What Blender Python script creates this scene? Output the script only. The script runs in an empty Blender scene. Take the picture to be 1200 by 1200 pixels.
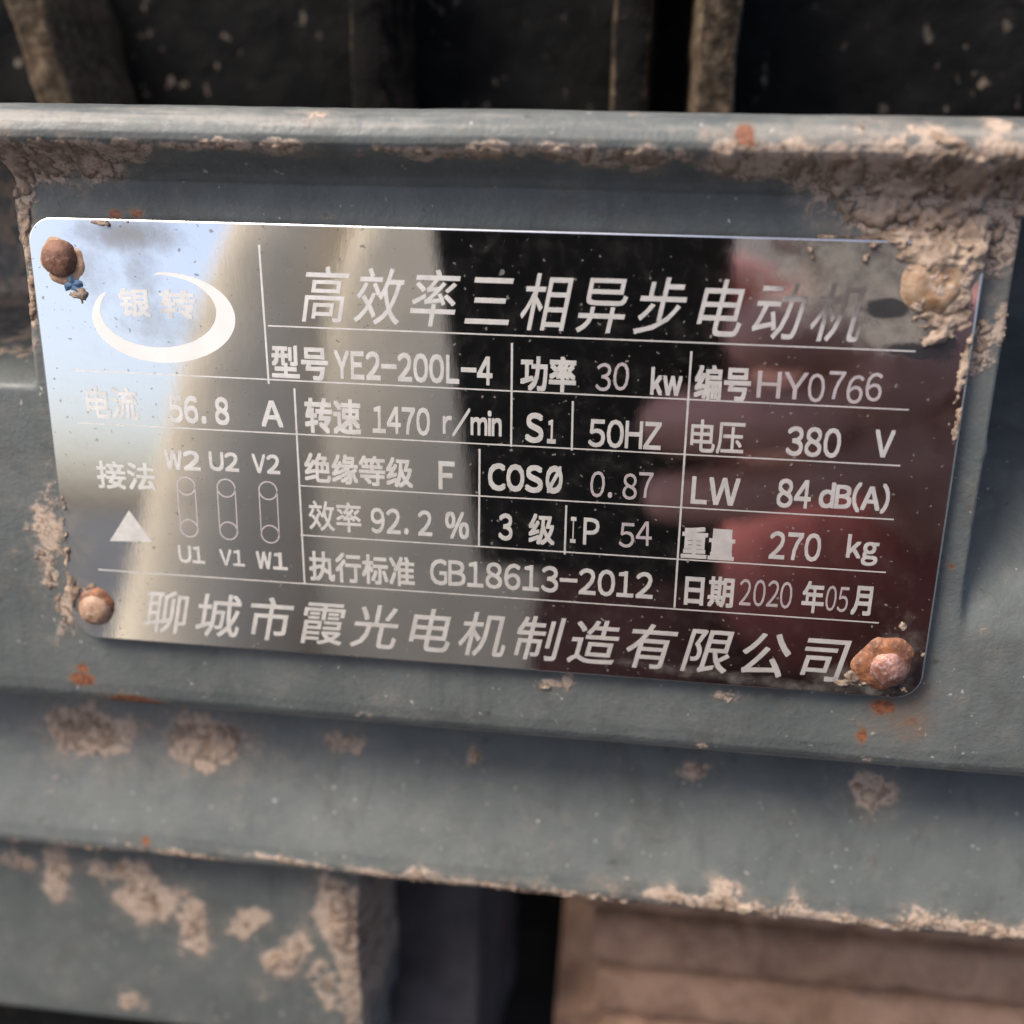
import bpy, bmesh, math, random
import numpy as np
from mathutils import Matrix, Vector

random.seed(7)
C = bpy.context.scene.collection
SC = bpy.context.scene

# ------------------------------------------------------------------ frame
# Everything on the motor is written in millimetres on the nameplate:
#   u right, v down, n out of the plate.  The plate leans back by TILT.
TILT = math.radians(20)
M = Matrix.Rotation(-TILT, 4, 'X')
def P(u, v, n=0.0):
    return Vector((u * .001, -n * .001, -v * .001))

# ------------------------------------------------------------------ camera
CAMR = ((.99126319, -.01720097, .13077236), (.05763097, .94829513, -.31211379), (-.11864213, .31692345, .94100137))
def duvw(r):                        # a (u, v, into-plate) direction as a Blender vector
    return Vector((r[0], r[2], -r[1]))
cx, cy, cz = duvw(CAMR[0]), -duvw(CAMR[1]), -duvw(CAMR[2])
cm = Matrix(((cx.x, cy.x, cz.x, 0), (cx.y, cy.y, cz.y, 0), (cx.z, cy.z, cz.z, 0), (0, 0, 0, 1)))
CAMM = M @ Matrix.Translation(P(22.09, -38.213, 139.761)) @ cm
cam = bpy.data.cameras.new('camera')
camo = bpy.data.objects.new('camera', cam)
C.objects.link(camo)
camo.matrix_world = CAMM
cam.sensor_width = 36
cam.lens = 39.0
cam.clip_start = .004
cam.clip_end = 3000
cam.dof.use_dof = True
cam.dof.focus_distance = .146
cam.dof.aperture_fstop = 10.0
SC.camera = camo

# ------------------------------------------------------------------ sky, sun, exposure
SUN_EL, SUN_AZ = math.radians(60), math.radians(-106)      # azimuth from +Y towards +X
w = bpy.data.worlds.new('World')
SC.world = w
w.use_nodes = True
nt = w.node_tree
sky = nt.nodes.new('ShaderNodeTexSky')
sky.sky_type = 'NISHITA'
sky.sun_disc = False
sky.sun_elevation = SUN_EL
sky.sun_rotation = SUN_AZ % (2 * math.pi)
sky.air_density = .7
sky.dust_density = 4.0
sky.ozone_density = .6
nt.nodes['Background'].inputs['Strength'].default_value = .15
nt.links.new(sky.outputs[0], nt.nodes['Background'].inputs[0])
sd = bpy.data.lights.new('sun', 'SUN')
sd.energy = 2.0
sd.angle = math.radians(26)
sd.color = (1, .93, .83)
so = bpy.data.objects.new('sun', sd)
C.objects.link(so)
sdir = Vector((math.sin(SUN_AZ) * math.cos(SUN_EL), math.cos(SUN_AZ) * math.cos(SUN_EL), math.sin(SUN_EL)))
so.rotation_euler = sdir.to_track_quat('Z', 'Y').to_euler()
SC.view_settings.view_transform = 'Standard'
SC.view_settings.look = 'None'
SC.view_settings.exposure = 1.08
SC.view_settings.gamma = 1.0

# ------------------------------------------------------------------ data tables (mm on the plate)
TEXT= [('高效率三相异步电动机', 'wide', 0.005, 0.21, 'etch', -23.47, 47.0, -22.74, -15.51), ('聊城市霞光电机制造有限公司', 'wide', 0.009, 0.22, 'etch', -49.12, 50.48, 23.68, 30.48), ('银', 'cjk', 0.03, 0.0, 'etch', -48.36, -43.97, -19.1, -15.27), ('转', 'cjk', 0.03, 0.0, 'etch', -42.67, -37.78, -19.09, -15.25), ('型号', 'cjk', 0.028, 0.0, 'etch', -27.89, -20.16, -12.36, -7.85), ('YE2-200L-4', 'mono', 0.031, 0.0, 'etch', -19.33, 1.62, -12.03, -8.17), ('功率', 'cjk', 0.03, 0.0, 'etch', 5.24, 12.41, -12.36, -7.74), ('30', 'mono', 0.008, 0.0, 'stamp', 14.91, 19.12, -11.93, -8.12), ('kw', 'prop', 0.037, 0.0, 'etch', 21.89, 25.86, -11.51, -7.94), ('编号', 'cjk', 0.03, 0.0, 'etch', 27.37, 34.35, -12.04, -7.59), ('HY', 'prop', 0.008, 0.0, 'stamp', 35.13, 41.29, -11.58, -8.17), ('0766', 'mono', 0.008, 0.0, 'stamp', 41.35, 50.29, -11.97, -7.91), ('电流', 'cjk', 0.024, 0.0, 'etch', -54.46, -47.0, -5.72, -1.15), ('56.8', 'mono', 0.033, 0.0, 'etch', -42.68, -34.14, -5.02, -1.13), ('A', 'mono', 0.029, 0.0, 'etch', -29.71, -26.64, -4.85, -1.24), ('转速', 'cjk', 0.03, 0.0, 'etch', -23.65, -15.94, -5.52, -0.66), ('1470', 'mono', 0.027, 0.0, 'etch', -14.37, -6.61, -4.87, -1.07), ('r/min', 'prop', 0.031, 0.0, 'etch', -4.91, 2.92, -5.09, -1.15), ('S', 'mono', 0.033, 0.0, 'etch', 5.99, 8.41, -4.9, -0.84), ('1', 'mono', 0.037, 0.0, 'etch', 8.91, 10.05, -4.08, -0.88), ('50HZ', 'mono', 0.021, 0.0, 'etch', 14.27, 23.64, -4.46, -0.69), ('电压', 'cjk', 0.014, 0.0, 'etch', 27.35, 34.12, -5.03, -0.64), ('380', 'mono', 0.023, 0.0, 'etch', 39.39, 46.11, -4.74, -0.83), ('V', 'mono', 0.027, 0.0, 'etch', 50.16, 52.59, -4.8, -1.24), ('接法', 'cjk', 0.02, 0.0, 'etch', -54.05, -45.4, 4.81, 8.88), ('绝缘等级', 'cjk', 0.024, 0.0, 'etch', -24.01, -8.97, 2.05, 6.3), ('F', 'mono', 0.029, 0.0, 'etch', -5.51, -3.31, 2.28, 6.2), ('COS', 'mono', 0.037, 0.0, 'etch', 1.17, 8.51, 2.16, 6.0), ('Ø', 'mono', 0.033, 0.0, 'etch', 8.87, 11.13, 2.08, 5.97), ('0.87', 'mono', 0.008, 0.0, 'stamp', 14.77, 22.94, 2.35, 6.21), ('LW', 'prop', 0.023, 0.0, 'etch', 27.93, 34.1, 2.53, 6.26), ('84', 'mono', 0.025, 0.0, 'etch', 38.85, 43.15, 2.19, 6.13), ('dB(A)', 'prop', 0.029, 0.0, 'etch', 44.14, 52.92, 2.15, 6.21), ('W2', 'mono', 0.037, 0.0, 'etch', -43.86, -38.72, 2.68, 5.52), ('U2', 'mono', 0.033, 0.0, 'etch', -37.46, -33.26, 2.64, 5.41), ('V2', 'mono', 0.031, 0.0, 'etch', -31.37, -27.43, 2.63, 5.38), ('U1', 'mono', 0.029, 0.0, 'etch', -43.0, -39.14, 16.64, 19.28), ('V1', 'mono', 0.029, 0.0, 'etch', -36.95, -33.29, 16.83, 19.26), ('W1', 'mono', 0.037, 0.0, 'etch', -31.58, -27.04, 16.8, 19.41), ('效率', 'cjk', 0.012, 0.0, 'etch', -23.7, -16.27, 8.83, 13.18), ('92.2', 'mono', 0.021, 0.0, 'etch', -14.94, -6.4, 9.34, 13.06), ('%', 'mono', 0.027, 0.0, 'etch', -4.63, -1.32, 9.27, 13.15), ('3', 'mono', 0.027, 0.0, 'etch', 2.68, 4.59, 9.09, 12.98), ('级', 'cjk', 0.024, 0.0, 'etch', 6.75, 10.32, 8.86, 13.27), ('I', 'mono', 0.017, 0.0, 'etch', 12.39, 13.12, 9.05, 12.72), ('P', 'mono', 0.017, 0.0, 'etch', 14.11, 16.24, 9.04, 12.85), ('54', 'mono', 0.008, 0.0, 'stamp', 18.9, 23.21, 9.08, 12.91), ('重量', 'cjk', 0.03, 0.0, 'etch', 27.15, 34.11, 9.41, 13.88), ('270', 'mono', 0.021, 0.0, 'etch', 38.51, 45.11, 9.36, 13.3), ('kg', 'prop', 0.025, 0.0, 'etch', 48.36, 52.39, 9.19, 13.41), ('执行标准', 'cjk', 0.024, 0.0, 'etch', -23.95, -8.89, 16.22, 20.68), ('GB18613-2012', 'mono', 0.021, 0.0, 'etch', -6.77, 23.79, 16.24, 20.12), ('日期', 'cjk', 0.03, 0.0, 'etch', 27.99, 34.49, 16.23, 20.64), ('2020', 'mono', 0.004, 0.0, 'stamp', 35.2, 42.09, 16.25, 20.18), ('年', 'cjk', 0.024, 0.0, 'etch', 43.39, 46.24, 16.02, 20.56), ('05', 'mono', 0.004, 0.0, 'stamp', 46.45, 49.35, 16.47, 20.15), ('月', 'cjk', 0.03, 0.0, 'etch', 49.79, 52.37, 16.25, 20.45)]
LINES= [(-28.1, -14.82, 53.68, -14.78), (-56.06, -7.76, 53.8, -7.49), (-55.94, -0.44, 53.67, -0.28), (-24.93, 6.84, 53.76, 6.88), (-25.01, 14.01, 53.63, 14.16), (-55.36, 21.23, 53.62, 21.33), (-28.7, -25.13, -28.4, -7.08), (-24.91, -6.66, -24.72, 21.26), (4.08, -13.83, 4.2, -0.17), (26.72, -13.69, 26.8, 21.11), (12.1, -6.65, 12.18, -0.07), (0.01, 0.34, 0.03, 14.14), (11.72, 7.46, 11.72, 14.42)]
CIRC= [(-41.08, 7.83), (-35.3, 7.8), (-29.33, 7.82), (-41.11, 14.03), (-35.35, 14.04), (-29.34, 14.16)]
TRI= [(-49.81, 11.9), (-53.12, 16.71), (-46.75, 16.43)]
RING_OUT= [(-42.62, -21.25), (-41.74, -21.27), (-40.87, -21.24), (-40.01, -21.16), (-39.17, -21.04), (-38.36, -20.88), (-37.57, -20.67), (-36.83, -20.42), (-36.12, -20.13), (-35.47, -19.8), (-34.87, -19.44), (-34.33, -19.04), (-33.85, -18.62), (-33.44, -18.17), (-33.09, -17.69), (-32.82, -17.2), (-32.63, -16.69), (-32.51, -16.17), (-32.47, -15.65), (-32.5, -15.11), (-32.62, -14.58), (-32.81, -14.06), (-33.08, -13.54), (-33.42, -13.04), (-33.84, -12.56), (-34.33, -12.09), (-34.88, -11.65), (-35.49, -11.24), (-36.16, -10.87), (-36.88, -10.52), (-37.64, -10.22), (-38.45, -9.96), (-39.29, -9.74), (-40.15, -9.56), (-41.04, -9.43), (-41.93, -9.35), (-42.83, -9.32), (-43.73, -9.34), (-44.62, -9.41), (-45.49, -9.53), (-46.33, -9.69), (-47.14, -9.9), (-47.91, -10.16), (-48.64, -10.45), (-49.31, -10.79), (-49.93, -11.17), (-50.49, -11.58), (-50.97, -12.02), (-51.39, -12.48), (-51.73, -12.97), (-51.99, -13.48), (-52.18, -14.0), (-52.28, -14.54), (-52.31, -15.07), (-52.25, -15.61), (-52.11, -16.15), (-51.9, -16.68), (-51.6, -17.19), (-51.24, -17.69), (-50.8, -18.18)]
RING_IN= [(-43.25, -20.9), (-42.54, -20.91), (-41.84, -20.89), (-41.14, -20.83), (-40.46, -20.73), (-39.8, -20.6), (-39.16, -20.43), (-38.55, -20.23), (-37.98, -20.0), (-37.45, -19.74), (-36.97, -19.44), (-36.53, -19.13), (-36.14, -18.78), (-35.81, -18.42), (-35.53, -18.04), (-35.31, -17.65), (-35.16, -17.24), (-35.06, -16.82), (-35.03, -16.4), (-35.06, -15.97), (-35.16, -15.55), (-35.31, -15.13), (-35.53, -14.72), (-35.81, -14.32), (-36.15, -13.93), (-36.55, -13.56), (-36.99, -13.21), (-37.49, -12.88), (-38.03, -12.58), (-38.62, -12.31), (-39.23, -12.07), (-39.89, -11.86), (-40.56, -11.69), (-41.26, -11.55), (-41.98, -11.45), (-42.7, -11.39), (-43.43, -11.36), (-44.15, -11.38), (-44.87, -11.44), (-45.57, -11.53), (-46.25, -11.66), (-46.9, -11.83), (-47.52, -12.03), (-48.11, -12.27), (-48.65, -12.54), (-49.15, -12.84), (-49.6, -13.17), (-49.99, -13.52), (-50.33, -13.89), (-50.61, -14.28), (-50.82, -14.69), (-50.97, -15.1), (-51.06, -15.53), (-51.08, -15.96), (-51.03, -16.39), (-50.93, -16.81), (-50.75, -17.24), (-50.52, -17.65), (-50.22, -18.05), (-49.87, -18.43)]
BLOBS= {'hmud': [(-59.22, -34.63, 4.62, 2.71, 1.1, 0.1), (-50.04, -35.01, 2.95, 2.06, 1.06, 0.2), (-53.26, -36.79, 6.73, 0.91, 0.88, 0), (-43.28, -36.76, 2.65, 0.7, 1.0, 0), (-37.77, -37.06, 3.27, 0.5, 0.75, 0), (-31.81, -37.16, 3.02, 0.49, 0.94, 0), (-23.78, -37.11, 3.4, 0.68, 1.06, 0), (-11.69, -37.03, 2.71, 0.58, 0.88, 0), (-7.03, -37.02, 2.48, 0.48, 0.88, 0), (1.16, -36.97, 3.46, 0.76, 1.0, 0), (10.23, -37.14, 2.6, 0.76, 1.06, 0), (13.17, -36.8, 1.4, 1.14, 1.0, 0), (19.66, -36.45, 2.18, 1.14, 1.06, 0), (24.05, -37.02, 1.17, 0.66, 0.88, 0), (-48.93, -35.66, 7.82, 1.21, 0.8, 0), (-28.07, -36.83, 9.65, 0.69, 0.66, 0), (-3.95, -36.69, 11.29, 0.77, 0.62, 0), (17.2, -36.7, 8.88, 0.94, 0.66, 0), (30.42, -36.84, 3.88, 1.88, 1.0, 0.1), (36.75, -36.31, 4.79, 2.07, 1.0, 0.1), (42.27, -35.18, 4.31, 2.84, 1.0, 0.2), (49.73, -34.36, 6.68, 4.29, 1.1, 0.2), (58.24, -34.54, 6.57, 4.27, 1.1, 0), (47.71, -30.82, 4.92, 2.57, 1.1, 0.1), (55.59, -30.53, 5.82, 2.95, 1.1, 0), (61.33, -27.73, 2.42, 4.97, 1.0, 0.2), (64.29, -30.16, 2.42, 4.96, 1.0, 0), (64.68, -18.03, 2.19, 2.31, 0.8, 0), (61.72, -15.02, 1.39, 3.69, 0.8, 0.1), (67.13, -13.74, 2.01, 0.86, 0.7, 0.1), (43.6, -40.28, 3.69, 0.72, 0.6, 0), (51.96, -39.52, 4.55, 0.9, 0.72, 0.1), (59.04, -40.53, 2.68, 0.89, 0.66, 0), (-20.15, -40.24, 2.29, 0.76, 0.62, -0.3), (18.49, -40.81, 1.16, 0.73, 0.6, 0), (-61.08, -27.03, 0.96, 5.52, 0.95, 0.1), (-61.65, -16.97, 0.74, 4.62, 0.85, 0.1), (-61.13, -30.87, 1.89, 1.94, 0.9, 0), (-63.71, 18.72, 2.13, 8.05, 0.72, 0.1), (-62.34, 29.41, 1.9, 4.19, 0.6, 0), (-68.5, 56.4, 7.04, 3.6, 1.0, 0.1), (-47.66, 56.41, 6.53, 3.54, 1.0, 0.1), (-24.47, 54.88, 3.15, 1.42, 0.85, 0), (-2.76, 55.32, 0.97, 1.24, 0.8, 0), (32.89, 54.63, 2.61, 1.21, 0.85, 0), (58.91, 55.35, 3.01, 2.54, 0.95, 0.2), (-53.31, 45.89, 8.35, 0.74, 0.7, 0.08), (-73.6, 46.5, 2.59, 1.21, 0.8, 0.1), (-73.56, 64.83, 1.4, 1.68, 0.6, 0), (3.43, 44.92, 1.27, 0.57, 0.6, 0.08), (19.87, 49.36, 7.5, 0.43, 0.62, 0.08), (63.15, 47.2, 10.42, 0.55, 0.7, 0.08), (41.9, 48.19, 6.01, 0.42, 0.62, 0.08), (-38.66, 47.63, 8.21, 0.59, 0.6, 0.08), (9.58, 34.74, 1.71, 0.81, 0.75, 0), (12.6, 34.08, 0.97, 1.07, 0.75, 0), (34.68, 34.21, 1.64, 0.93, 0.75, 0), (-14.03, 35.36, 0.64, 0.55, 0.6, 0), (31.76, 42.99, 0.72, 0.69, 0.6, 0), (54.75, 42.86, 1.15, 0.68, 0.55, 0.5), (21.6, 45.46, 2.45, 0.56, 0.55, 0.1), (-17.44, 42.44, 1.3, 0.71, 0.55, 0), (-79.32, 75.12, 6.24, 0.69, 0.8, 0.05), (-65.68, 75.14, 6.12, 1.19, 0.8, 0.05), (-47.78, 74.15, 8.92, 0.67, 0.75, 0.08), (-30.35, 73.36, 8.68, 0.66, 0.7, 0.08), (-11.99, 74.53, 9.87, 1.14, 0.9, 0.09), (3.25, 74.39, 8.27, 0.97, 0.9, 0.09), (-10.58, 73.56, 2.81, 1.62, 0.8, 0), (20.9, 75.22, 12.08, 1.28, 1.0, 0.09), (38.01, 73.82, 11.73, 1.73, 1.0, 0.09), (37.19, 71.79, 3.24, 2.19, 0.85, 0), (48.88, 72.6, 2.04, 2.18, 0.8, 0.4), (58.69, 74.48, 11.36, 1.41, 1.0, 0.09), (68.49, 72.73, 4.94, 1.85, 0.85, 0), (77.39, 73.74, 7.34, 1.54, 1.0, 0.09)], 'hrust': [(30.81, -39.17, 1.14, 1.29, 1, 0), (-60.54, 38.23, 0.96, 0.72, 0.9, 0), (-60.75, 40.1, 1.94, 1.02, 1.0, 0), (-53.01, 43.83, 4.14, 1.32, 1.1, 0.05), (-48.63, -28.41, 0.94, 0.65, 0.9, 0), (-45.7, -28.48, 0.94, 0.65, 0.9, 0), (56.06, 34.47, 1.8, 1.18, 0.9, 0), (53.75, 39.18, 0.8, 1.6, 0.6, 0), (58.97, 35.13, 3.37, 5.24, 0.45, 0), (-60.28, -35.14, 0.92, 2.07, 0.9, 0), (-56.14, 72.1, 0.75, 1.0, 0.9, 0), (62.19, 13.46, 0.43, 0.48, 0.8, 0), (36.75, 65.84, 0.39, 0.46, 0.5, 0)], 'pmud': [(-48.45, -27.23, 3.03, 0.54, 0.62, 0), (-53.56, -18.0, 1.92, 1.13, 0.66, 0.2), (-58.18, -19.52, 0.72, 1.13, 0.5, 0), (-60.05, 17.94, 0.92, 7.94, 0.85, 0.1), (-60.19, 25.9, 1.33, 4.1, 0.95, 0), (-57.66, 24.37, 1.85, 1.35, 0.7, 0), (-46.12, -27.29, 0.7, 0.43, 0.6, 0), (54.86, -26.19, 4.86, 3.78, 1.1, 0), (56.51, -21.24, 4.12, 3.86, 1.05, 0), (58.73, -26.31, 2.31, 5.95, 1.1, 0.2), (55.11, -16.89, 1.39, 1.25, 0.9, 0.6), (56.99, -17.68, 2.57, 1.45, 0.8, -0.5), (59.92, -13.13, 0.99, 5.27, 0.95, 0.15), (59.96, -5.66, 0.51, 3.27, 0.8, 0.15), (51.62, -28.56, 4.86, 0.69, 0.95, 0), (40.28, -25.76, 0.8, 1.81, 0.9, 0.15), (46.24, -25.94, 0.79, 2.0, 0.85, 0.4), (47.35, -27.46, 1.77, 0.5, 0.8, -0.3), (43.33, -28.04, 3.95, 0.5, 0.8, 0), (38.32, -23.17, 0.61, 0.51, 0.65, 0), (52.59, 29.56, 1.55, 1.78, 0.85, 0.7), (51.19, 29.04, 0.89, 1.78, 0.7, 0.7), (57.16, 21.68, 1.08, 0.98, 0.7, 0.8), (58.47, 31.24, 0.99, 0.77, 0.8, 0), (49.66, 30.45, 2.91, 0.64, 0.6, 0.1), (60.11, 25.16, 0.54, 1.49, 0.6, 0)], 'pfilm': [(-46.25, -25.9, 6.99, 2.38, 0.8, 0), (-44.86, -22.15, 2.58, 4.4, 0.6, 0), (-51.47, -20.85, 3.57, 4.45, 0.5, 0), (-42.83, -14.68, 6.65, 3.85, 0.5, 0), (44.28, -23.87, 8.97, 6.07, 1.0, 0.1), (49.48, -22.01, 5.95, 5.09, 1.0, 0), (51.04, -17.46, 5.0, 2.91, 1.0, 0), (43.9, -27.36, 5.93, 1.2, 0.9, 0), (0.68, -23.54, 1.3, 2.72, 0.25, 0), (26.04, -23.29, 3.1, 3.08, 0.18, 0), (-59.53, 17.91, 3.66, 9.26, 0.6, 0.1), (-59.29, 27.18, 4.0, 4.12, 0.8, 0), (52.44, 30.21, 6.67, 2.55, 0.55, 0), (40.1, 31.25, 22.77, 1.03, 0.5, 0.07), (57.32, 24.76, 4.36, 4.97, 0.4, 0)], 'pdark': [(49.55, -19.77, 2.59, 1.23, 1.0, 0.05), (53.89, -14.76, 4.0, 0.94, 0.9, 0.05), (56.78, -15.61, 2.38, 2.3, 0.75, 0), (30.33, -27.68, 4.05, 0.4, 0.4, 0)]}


# ------------------------------------------------------------------ noise
def vnoise(x, y, seed):
    t = np.random.RandomState(seed).rand(256, 256)
    xi = np.floor(x).astype(int); yi = np.floor(y).astype(int)
    fx = x - xi; fy = y - yi
    fx = fx * fx * (3 - 2 * fx); fy = fy * fy * (3 - 2 * fy)
    g = lambda a, b: t[a % 256, b % 256]
    return (g(xi, yi) * (1 - fx) + g(xi + 1, yi) * fx) * (1 - fy) + (g(xi, yi + 1) * (1 - fx) + g(xi + 1, yi + 1) * fx) * fy
def fbm(x, y, s, octaves=4, seed=1):          # 0..1, first wavelength s mm
    r = 0; a = 1; tot = 0
    for k in range(octaves):
        r = r + a * vnoise(x / s * 2 ** k + 31.7 * k, y / s * 2 ** k + 17.3 * k, seed + k)
        tot += a; a *= .55
    return r / tot
def blobs(key, U, V, soft=1.0):
    m = np.zeros_like(U)
    for (u, v, ru, rv, a, an) in BLOBS[key]:
        c, s = math.cos(an), math.sin(an)
        x = ((U - u) * c + (V - v) * s) / (ru * soft); y = (-(U - u) * s + (V - v) * c) / (rv * soft)
        m = np.maximum(m, a * np.exp(-.7 * (x * x + y * y) ** 1.3))
    return m

# ------------------------------------------------------------------ node helpers
class Mat:
    def __init__(self, name):
        self.m = bpy.data.materials.new(name); self.m.use_nodes = True
        self.t = self.m.node_tree; self.b = self.t.nodes['Principled BSDF']
        self.tc = self.n('ShaderNodeTexCoord')
    def n(self, kind, **kw):
        x = self.t.nodes.new(kind)
        for k, v in kw.items(): setattr(x, k, v)
        return x
    def link(self, a, b): self.t.links.new(a, b)
    def put(self, sock, v):
        if isinstance(v, bpy.types.NodeSocket): self.link(v, sock)
        elif isinstance(v, (tuple, list)): sock.default_value = (*v, 1) if len(v) == 3 and sock.type == 'RGBA' else v
        else: sock.default_value = v
    def set(self, **kw):
        for k, v in kw.items(): self.put(self.b.inputs[k.replace('_', ' ')], v)
    def noise(self, scale, detail=4, rough=.6, stretch=(1, 1, 1), dist=0):
        mp = self.n('ShaderNodeMapping'); mp.inputs['Scale'].default_value = stretch
        self.link(self.tc.outputs['Object'], mp.inputs[0])
        x = self.n('ShaderNodeTexNoise'); self.link(mp.outputs[0], x.inputs['Vector'])
        x.inputs['Scale'].default_value = scale; x.inputs['Detail'].default_value = detail
        x.inputs['Roughness'].default_value = rough; x.inputs['Distortion'].default_value = dist
        return x.outputs[0]
    def ramp(self, f, a, b, lo=0., hi=1.):
        x = self.n('ShaderNodeMapRange'); x.interpolation_type = 'SMOOTHSTEP'
        self.put(x.inputs[0], f)
        for i, v in zip((1, 2, 3, 4), (a, b, lo, hi)): x.inputs[i].default_value = v
        return x.outputs[0]
    def math(self, op, a, b=0.):
        x = self.n('ShaderNodeMath', operation=op); self.put(x.inputs[0], a); self.put(x.inputs[1], b); return x.outputs[0]
    def mix(self, f, a, b):
        x = self.n('ShaderNodeMix', data_type='RGBA')
        self.put(x.inputs[0], f); self.put(x.inputs[6], a); self.put(x.inputs[7], b); return x.outputs[2]
    def attr(self, name):
        x = self.n('ShaderNodeAttribute', attribute_name=name); return x.outputs['Fac']
    def bump(self, h, dist, strength=1.0, normal=None):
        x = self.n('ShaderNodeBump'); self.put(x.inputs['Height'], h)
        x.inputs['Distance'].default_value = dist; x.inputs['Strength'].default_value = strength
        if normal: self.link(normal, x.inputs['Normal'])
        return x.outputs[0]

TAN = (.4, .31, .24); TAN2 = (.235, .172, .127); RUST = (.23, .088, .04); RUST2 = (.12, .045, .025)

def mat_paint():
    m = Mat('grey_machine_paint')
    big = m.noise(55, 5); fine = m.noise(1500, 3); mid = m.noise(260, 5, .65); mid2 = m.noise(620, 4, .65, dist=.5)
    run = m.noise(330, 4, .6, (1, 1, .12)); scr = m.noise(420, 4, .7, (.10, 1, 1))
    col = m.mix(m.ramp(big, .3, .7), (.078, .087, .084), (.112, .121, .115))
    col = m.mix(m.math('MULTIPLY', m.ramp(run, .52, .75), .35), col, (.05, .053, .053))
    col = m.mix(m.math('MULTIPLY', m.ramp(mid, .52, .75), .4), col, (.155, .15, .135))
    grime = m.ramp(m.noise(95, 6, .7, dist=.8), .5, .72)
    col = m.mix(m.math('MULTIPLY', grime, .5), col, (.062, .058, .05))
    # rubbed, scratched edges
    wear = m.math('ADD', m.attr('wear'), m.math('MULTIPLY', m.math('SUBTRACT', scr, .5), 1.5))
    wear = m.math('ADD', wear, m.math('MULTIPLY', m.math('SUBTRACT', mid2, .5), .5))
    col = m.mix(m.ramp(wear, .5, 1.0, 0, .6), col, (.3, .28, .24))
    speck = m.ramp(m.noise(900, 2, .5), .71, .76)
    col = m.mix(m.math('MULTIPLY', speck, .55), col, (.46, .43, .38))
    dspeck = m.ramp(m.noise(420, 3, .6), .32, .26)
    col = m.mix(m.math('MULTIPLY', dspeck, .6), col, (.05, .045, .04))
    # thin dried mud: film, then smears
    mud = m.attr('mud')
    br = m.math('ADD', m.math('MULTIPLY', m.math('SUBTRACT', mid, .5), 1.5), m.math('MULTIPLY', m.math('SUBTRACT', mid2, .5), 1.1))
    film = m.ramp(m.math('ADD', m.attr('dust'), m.math('MULTIPLY', br, .7)), .22, 1.0, 0, .75)
    col = m.mix(film, col, (.23, .185, .145))
    smear = m.ramp(m.math('ADD', mud, br), .36, .70, 0, .95)
    col = m.mix(smear, col, m.mix(m.ramp(m.noise(700, 3, .6, dist=2.2), .40, .50), m.mix(m.ramp(mid, .4, .6), (.15, .11, .085), TAN2), TAN))
    halo = m.ramp(m.math('ADD', m.attr('rust'), m.math('MULTIPLY', br, .5)), .05, .55, 0, .55)
    col = m.mix(halo, col, (.17, .105, .065))
    rust = m.ramp(m.math('ADD', m.attr('rust'), m.math('MULTIPLY', br, .6)), .42, .66)
    col = m.mix(rust, col, m.mix(m.ramp(fine, .35, .65), RUST2, RUST))
    rough = m.math('MAXIMUM', m.ramp(mid, .3, .7, .42, .62), m.math('MULTIPLY', smear, .95))
    h = m.math('ADD', m.math('ADD', mid, m.math('MULTIPLY', fine, .6)), m.math('MULTIPLY', smear, .9))
    m.set(Base_Color=col, Roughness=rough, Specular_IOR_Level=.35, Normal=m.bump(h, .0003, .55))
    return m.m
def mat_mud(name='dried_mud', a=TAN, b=TAN2, s=1.0):
    m = Mat(name)
    n1 = m.noise(220 * s, 6, .7, dist=.6); n2 = m.noise(900 * s, 4, .6); n3 = m.noise(90 * s, 4)
    col = m.mix(m.ramp(n1, .35, .62), b, a)
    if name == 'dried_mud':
        col = m.mix(m.ramp(m.math('ADD', m.attr('crest'), m.math('MULTIPLY', m.math('SUBTRACT', n1, .5), .8)), .0, .55), tuple(x * .72 for x in b), col)  # relief shading put into the mud colour: pale crests, darkened crevices
    col = m.mix(m.math('MULTIPLY', m.ramp(n2, .55, .75), .5), col, (.43, .33, .25))
    col = m.mix(m.math('MULTIPLY', m.ramp(n3, .5, .7), .35), col, (.25, .15, .085))
    m.set(Base_Color=col, Roughness=.95, Specular_IOR_Level=.15, Normal=m.bump(m.math('ADD', n1, m.math('MULTIPLY', n2, .5)), .0009, .9))
    return m.m
def mat_rust(name, a, b, c, metal=0.0):
    m = Mat(name)
    n1 = m.noise(420, 5, .65); n2 = m.noise(1500, 3)
    col = m.mix(m.ramp(n1, .35, .65), a, b)
    col = m.mix(m.math('MULTIPLY', m.ramp(n2, .5, .72), .6), col, c)
    m.set(Base_Color=col, Roughness=m.ramp(n1, .3, .7, .42, .75), Metallic=metal, Normal=m.bump(m.math('ADD', n1, m.math('MULTIPLY', n2, .5)), .0004, .6))
    return m.m
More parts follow.
